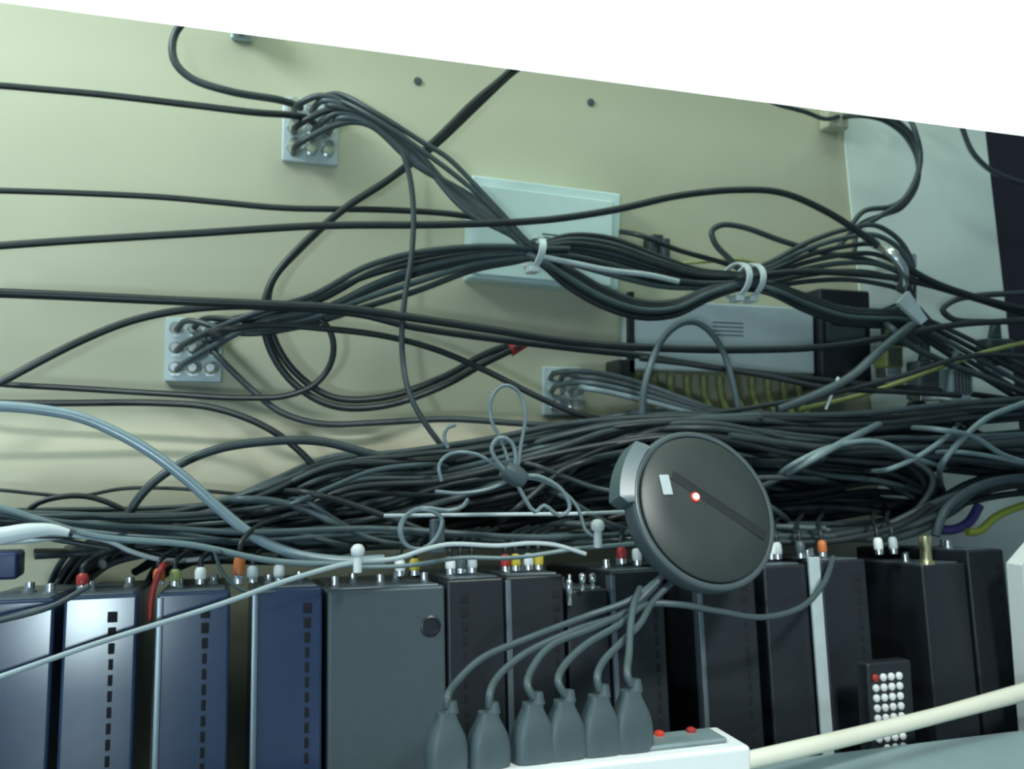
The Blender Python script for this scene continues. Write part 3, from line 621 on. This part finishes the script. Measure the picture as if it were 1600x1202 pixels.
for a in ((128, 922, 'red', 'red plug on the highlighted box'), (248, 902, 'orange', 'orange-red plug at the left corner of the third box'),
          (273, 906, 'olive', 'olive plug on the third box from the left'), (313, 900, 'white', 'white plug on the third box from the left'),
          (372, 890, 'orange', 'orange-red plug in the gap right of the third box', 0.05, 44, -0.262), (395, 898, 'pale', 'pale tall plug over the left corner of the fourth box'), (436, 905, 'white', 'white plug on the fourth box'),
          (625, 902, 'white', 'white plug on the wide grey box'), (648, 900, 'yellow', 'yellow plug on the wide grey box'),
          (704, 892, 'white', 'white plug at the left on the box right of the wide one'), (720, 892, 'slate', 'slate plug between two pale plugs right of the wide box'), (738, 890, 'pale', 'pale plug right of the slate plug'),
          (790, 884, 'red', 'red plug at the pale box edge behind the power plugs'), (806, 885, 'yellow', 'yellow plug beside the red plug behind the power plugs'), (826, 884, 'white', 'white plug between two yellow plugs'), (842, 886, 'yellow', 'yellow plug right of the white plug between the two'),
          (972, 868, 'red', 'dark red plug left of the round puck'), (996, 876, 'white', 'white plug nearest the round puck at its lower left'),
          (1206, 862, 'white', 'white plug at the lower right rim of the puck'), (1216, 882, 'pale', 'pale plug below the white one at the puck rim'), (1252, 866, 'slate', 'slate plug left of the orange plug'),
          (1286, 858, 'orange', 'orange plug above the pale grey strip'), (1374, 862, 'white', 'white plug in the gap above the remote'), (1397, 862, 'pale', 'pale plug in the gap above the remote, right of the white')):
    rca(*a)
for u, v, hp, l in ((890, 926, 40, 'tallest bright metal plug on the short black box'), (910, 909, 26, 'middle bright metal plug on the short black box'), (926, 908, 24, 'right bright metal plug on the short black box')):
    c = P(u, v+hp/2, -0.276); s = px2m(c, hp)
    bm = bmesh.new(); lathe(bm, [(0.0022, 0), (0.0022, s*.4), (0.0030, s*.45), (0.0030, s*.9), (0.0016, s)], c, (0, 0.05, 1), 12)
    tag(link('metal_plug', bm, 'metal'), l, 'plug', 'metal plugs on the short box')
c = P(1448, 882, -0.262); s = px2m(c, 46); bm = bmesh.new()
lathe(bm, [(0.0085, 0), (0.0085, s*.12), (0.0055, s*.14), (0.0055, s*.55), (0.0062, s*.58), (0.0062, s*.95), (0.0035, s)], c, (0, 0.05, 1), 18)
tag(link('brass_plug', bm, 'gold'), 'tall brass plug standing on the box right of the remote', 'plug')
bm = bmesh.new(); c, wd, ht = rectpx(-20, 860, 36, 902, -0.13); box(bm, c.x-wd/2, c.x+wd/2, -0.15, -0.12, c.z-ht/2, c.z+ht/2, 0.003)
tag(link('plug_block', bm, 'blue'), 'navy plug block at the left edge above the leftmost box', 'plug')

# ------------------------------------------------------------------ round puck
ctr = P(1103, 794, -0.345)
tocam = (CAM-ctr).normalized()
ax = (tocam+R_*0.66+UP*0.36).normalized()
Rr = px2m(ctr, 130)
X = R_*math.cos(math.radians(0))
g = empty('round_puck', ctr, 'round black puck with a lit red light, leaning on the boxes', 'sensor')
zq = ax.to_track_quat('Z', 'Y'); g.rotation_euler = zq.to_euler()
bm = bmesh.new(); T = Rr*0.30
lathe(bm, [(Rr*.86, -T), (Rr*.97, -T*.9), (Rr*1.0, -T*.6), (Rr*1.0, -T*.12), (Rr*.985, T*.02), (Rr*.955, T*.06), (Rr*.925, T*.03), (Rr*.915, -T*.10)], (0, 0, 0), (0, 0, 1), 64); link('rim', bm, 'rim', g)
bm = bmesh.new()
lathe(bm, [(Rr*.905, -T*.14), (Rr*.90, T*.06), (Rr*.88, T*.10), (Rr*.5, T*.13), (0.0, T*.14)], (0, 0, 0), (0, 0, 1), 64, cap=False); f = link('face', bm, 'disc', g)
inv = parent_matrix(g).inverted()
def onface(u, v, h=0.0):
    d = ray(u, v); o_ = inv @ CAM; dd = inv.to_3x3() @ d
    t = (T*.135+h-o_.z)/dd.z; return o_+dd*t
# groove across the face from the light to the lower right rim
a, b_ = onface(1050, 742), onface(1196, 838)
dv = (b_-a); ang = math.atan2(dv.y, dv.x)
bm = bmesh.new(); box(bm, 0, dv.length, -0.0042, 0.0042, -0.0010, 0.0004, 0.0003, 1, Matrix.Translation(a) @ Matrix.Rotation(ang, 4, 'Z')); link('groove', bm, 'groove', g)
a = onface(1040, 758); bm = bmesh.new(); box(bm, -0.0046, 0.0046, -0.0085, 0.0085, 0, 0.0012, 0.0008, 2, Matrix.Translation(a)); link('pale_patch', bm, 'pale', g)  # small pale raised rectangle on the face
a = onface(1086, 777); bm = bmesh.new(); lathe(bm, [(0.0042, -0.001), (0.0042, 0.0010), (0.0026, 0.0014)], a, (0, 0, 1), 18); ring = link('light_ring', bm, 'ledring', g)
bm = bmesh.new(); lathe(bm, [(0.0026, 0.0008), (0.0026, 0.0022), (0.0014, 0.0030)], a, (0, 0, 1), 18); link('red_light', bm, 'led', g)
# grip on the left of the rim
bm = bmesh.new(); n = 14
rows = []
for k in range(n+1):
    an = math.radians(128+46*k/n)
    r0, r1 = Rr*0.99, Rr*(1.16 if 0 < k < n else 1.06)
    e = Vector((math.cos(an), math.sin(an), 0))
    rows.append([bm.verts.new(e*r0+Vector((0, 0, T*.10))), bm.verts.new(e*r1+Vector((0, 0, -T*.05))), bm.verts.new(e*r1+Vector((0, 0, -T*.95))), bm.verts.new(e*r0+Vector((0, 0, -T)))])
for a, b_ in zip(rows, rows[1:]):
    for j in range(4): bm.faces.new((a[j], a[(j+1) % 4], b_[(j+1) % 4], b_[j]))
bm.faces.new(rows[0]); bm.faces.new(rows[-1]); link('grip', bm, 'grip', g)

# ------------------------------------------------------------------ remote control
tl, br = P(1350, 1036, -0.325), P(1428, 1180, -0.325)
g = empty('remote_control', (tl.x, -0.338, Z_FLOOR+0.0005), 'black remote control with four columns of white keys, upright before the boxes', 'remote control', None, (-0.05, 0, 0))
wd, ht = P(1428, 1100, -0.33).x-tl.x, tl.z-Z_FLOOR
bm = bmesh.new(); box(bm, 0, wd, 0, 0.016, 0, ht, 0.003, 3); link('body', bm, 'case', g)
for r in range(9):
    for c_ in range(4):
        if r == 0 and c_ == 0: mt = 'red'
        elif r == 7 and c_ in (0,): continue
        else: mt = 'white'
        bm = bmesh.new(); x = wd*(0.16+0.175*c_); z = ht-0.013-0.0082*r*1.05
        lathe(bm, [(0.0034, 0.0), (0.0034, 0.0016), (0.0026, 0.0024)], (x, 0.0004, z), (0, -1, 0), 14); link('key', bm, mt, g)

# ------------------------------------------------------------------ power strip, plugs and cords on the counter
ZS = Z_LEDGE+0.045
ec = PZ(1174, 1166, ZS); yf = ec.y; xe = ec.x       # front top right corner of the strip
g = empty('power_strip', (xe, yf, Z_LEDGE), 'white power strip on the counter under the row of plugs', 'power strip')
strip = g
SW = 0.046
LS = PZ(684, 1214, ZS).x-xe
bm = bmesh.new(); box(bm, LS, 0, 0, SW, 0.0005, 0.045, 0.003, 3); link('body', bm, 'white', g)
bm = bmesh.new(); box(bm, -0.075, -0.012, 0.010, 0.036, 0.0448, 0.0485, 0.002, 2); link('switch_panel', bm, 'grey', g)
sw = bpy.data.objects['switch_panel']
for x in (-0.055, -0.030):
    bm = bmesh.new(); lathe(bm, [(0.0035, 0.048), (0.0035, 0.0505), (0.002, 0.0515)], (x, 0.030, 0), (0, 0, 1), 14); link('indicator', bm, 'ledring' if x < -0.05 else 'red', sw)
PLUGS = [(697, 1112, 'first'), (763, 1112, 'second'), (832, 1098, 'third'), (881, 1094, 'fourth'), (935, 1086, 'fifth'), (985, 1078, 'sixth')]
CORD = [
    [(699, 1090), (712, 1068), (752, 1030), (830, 996), (920, 962), (985, 938), (1030, 905, -0.35)],
    [(765, 1086), (778, 1058), (820, 1022), (900, 985), (970, 960), (1005, 932), (1040, 895, -0.35)],
    [(824, 1072), (832, 1044), (860, 1010), (930, 980), (990, 950), (1025, 915, -0.35)],
    [(872, 1066), (882, 1040), (915, 1008), (970, 975), (1010, 945), (1060, 945, -0.36), (1120, 955, -0.35), (1190, 965, -0.34), (1250, 950, -0.33), (1285, 915, -0.31), (1302, 872, -0.27)],
    [(933, 1060), (942, 1035), (970, 1005), (1000, 975), (1020, 940), (1050, 910, -0.35)],
    [(980, 1055), (983, 1020), (985, 980), (990, 945), (1000, 920, -0.35)],
]
for k, (u, v, nm) in enumerate(PLUGS):
    # plugs stand in a row on the strip
    yk = yf+SW*0.42
    top = P(u, v, yk); base_z = ZS+0.0005
    h = top.z-base_z
    g = empty('power_plug', (top.x, yk, base_z), ('leftmost' if k == 0 else nm)+' grey-black power plug'+('' if k == 0 else ' from the left')+' in the row on the power strip', 'plug', 'power plugs in the strip')
    w2 = px2m(top, 33)
    bm = bmesh.new(); prof = [(1.0, 0.0, 1.0), (1.04, 0.10, 1.0), (1.0, 0.42, .95), (0.86, 0.62, .85), (0.62, 0.80, .7), (0.50, 0.90, .6), (0.46, 1.0, .55)]
    rings = []
    for s, t, d in prof:
        ring = []
        for i in range(20):
            a = 2*math.pi*i/20; c_, s_ = math.cos(a), math.sin(a)
            e = 0.55
            ring.append(bm.verts.new(Vector((w2*s*math.copysign(abs(c_)**e, c_), 0.010*d*math.copysign(abs(s_)**e, s_), h*t))))
        rings.append(ring)
    for a, b_ in zip(rings, rings[1:]):
        for i in range(20): bm.faces.new((a[i], a[(i+1) % 20], b_[(i+1) % 20], b_[i]))
    bm.faces.new(rings[0]); bm.faces.new(rings[-1]); link('body', bm, 'plug', g)
    bm = bmesh.new(); lathe(bm, [(w2*.36, h*.985), (w2*.30, h*1.06), (w2*.22, h*1.18)], (0, 0, 0), (0.1, 0, 1), 14); link('strain_relief', bm, 'plug', g)
    pts = CORD[k]; n = len(pts)
    ys = [p[2] if len(p) > 2 else yk+(min(-0.35, yk+0.2)-yk)*min(1, i/4.0)*0.9 for i, p in enumerate(pts)]
    wp = [P(p[0], p[1], y_) for p, y_ in zip(pts, ys)]
    wp = [Vector((top.x+0.0006, yk, base_z+h*1.08))]+wp
    bm = bmesh.new(); r = px2m(top, 13)/2
    tube(bm, wp, [r, r*0.95, r*0.95], 10); link_at('cord', bm, 'plug', g)
# cream cord out of the end of the strip
c0 = Vector((xe+0.001, yf+0.022, Z_LEDGE+0.026))
q = [c0, P(1250, 1170, yf+0.03), P(1340, 1149, yf+0.05), P(1450, 1122, yf+0.07), P(1540, 1098, yf+0.085), P(1620, 1076, yf+0.10), P(1720, 1045, yf+0.12)]
bm = bmesh.new(); tube(bm, q, [px2m(c0, 28)/2, px2m(q[3], 24)/2, px2m(q[-1], 30)/2], 12)
o = link_at('power_cord', bm, 'cream', strip); o['label'] = 'thick cream power cord'
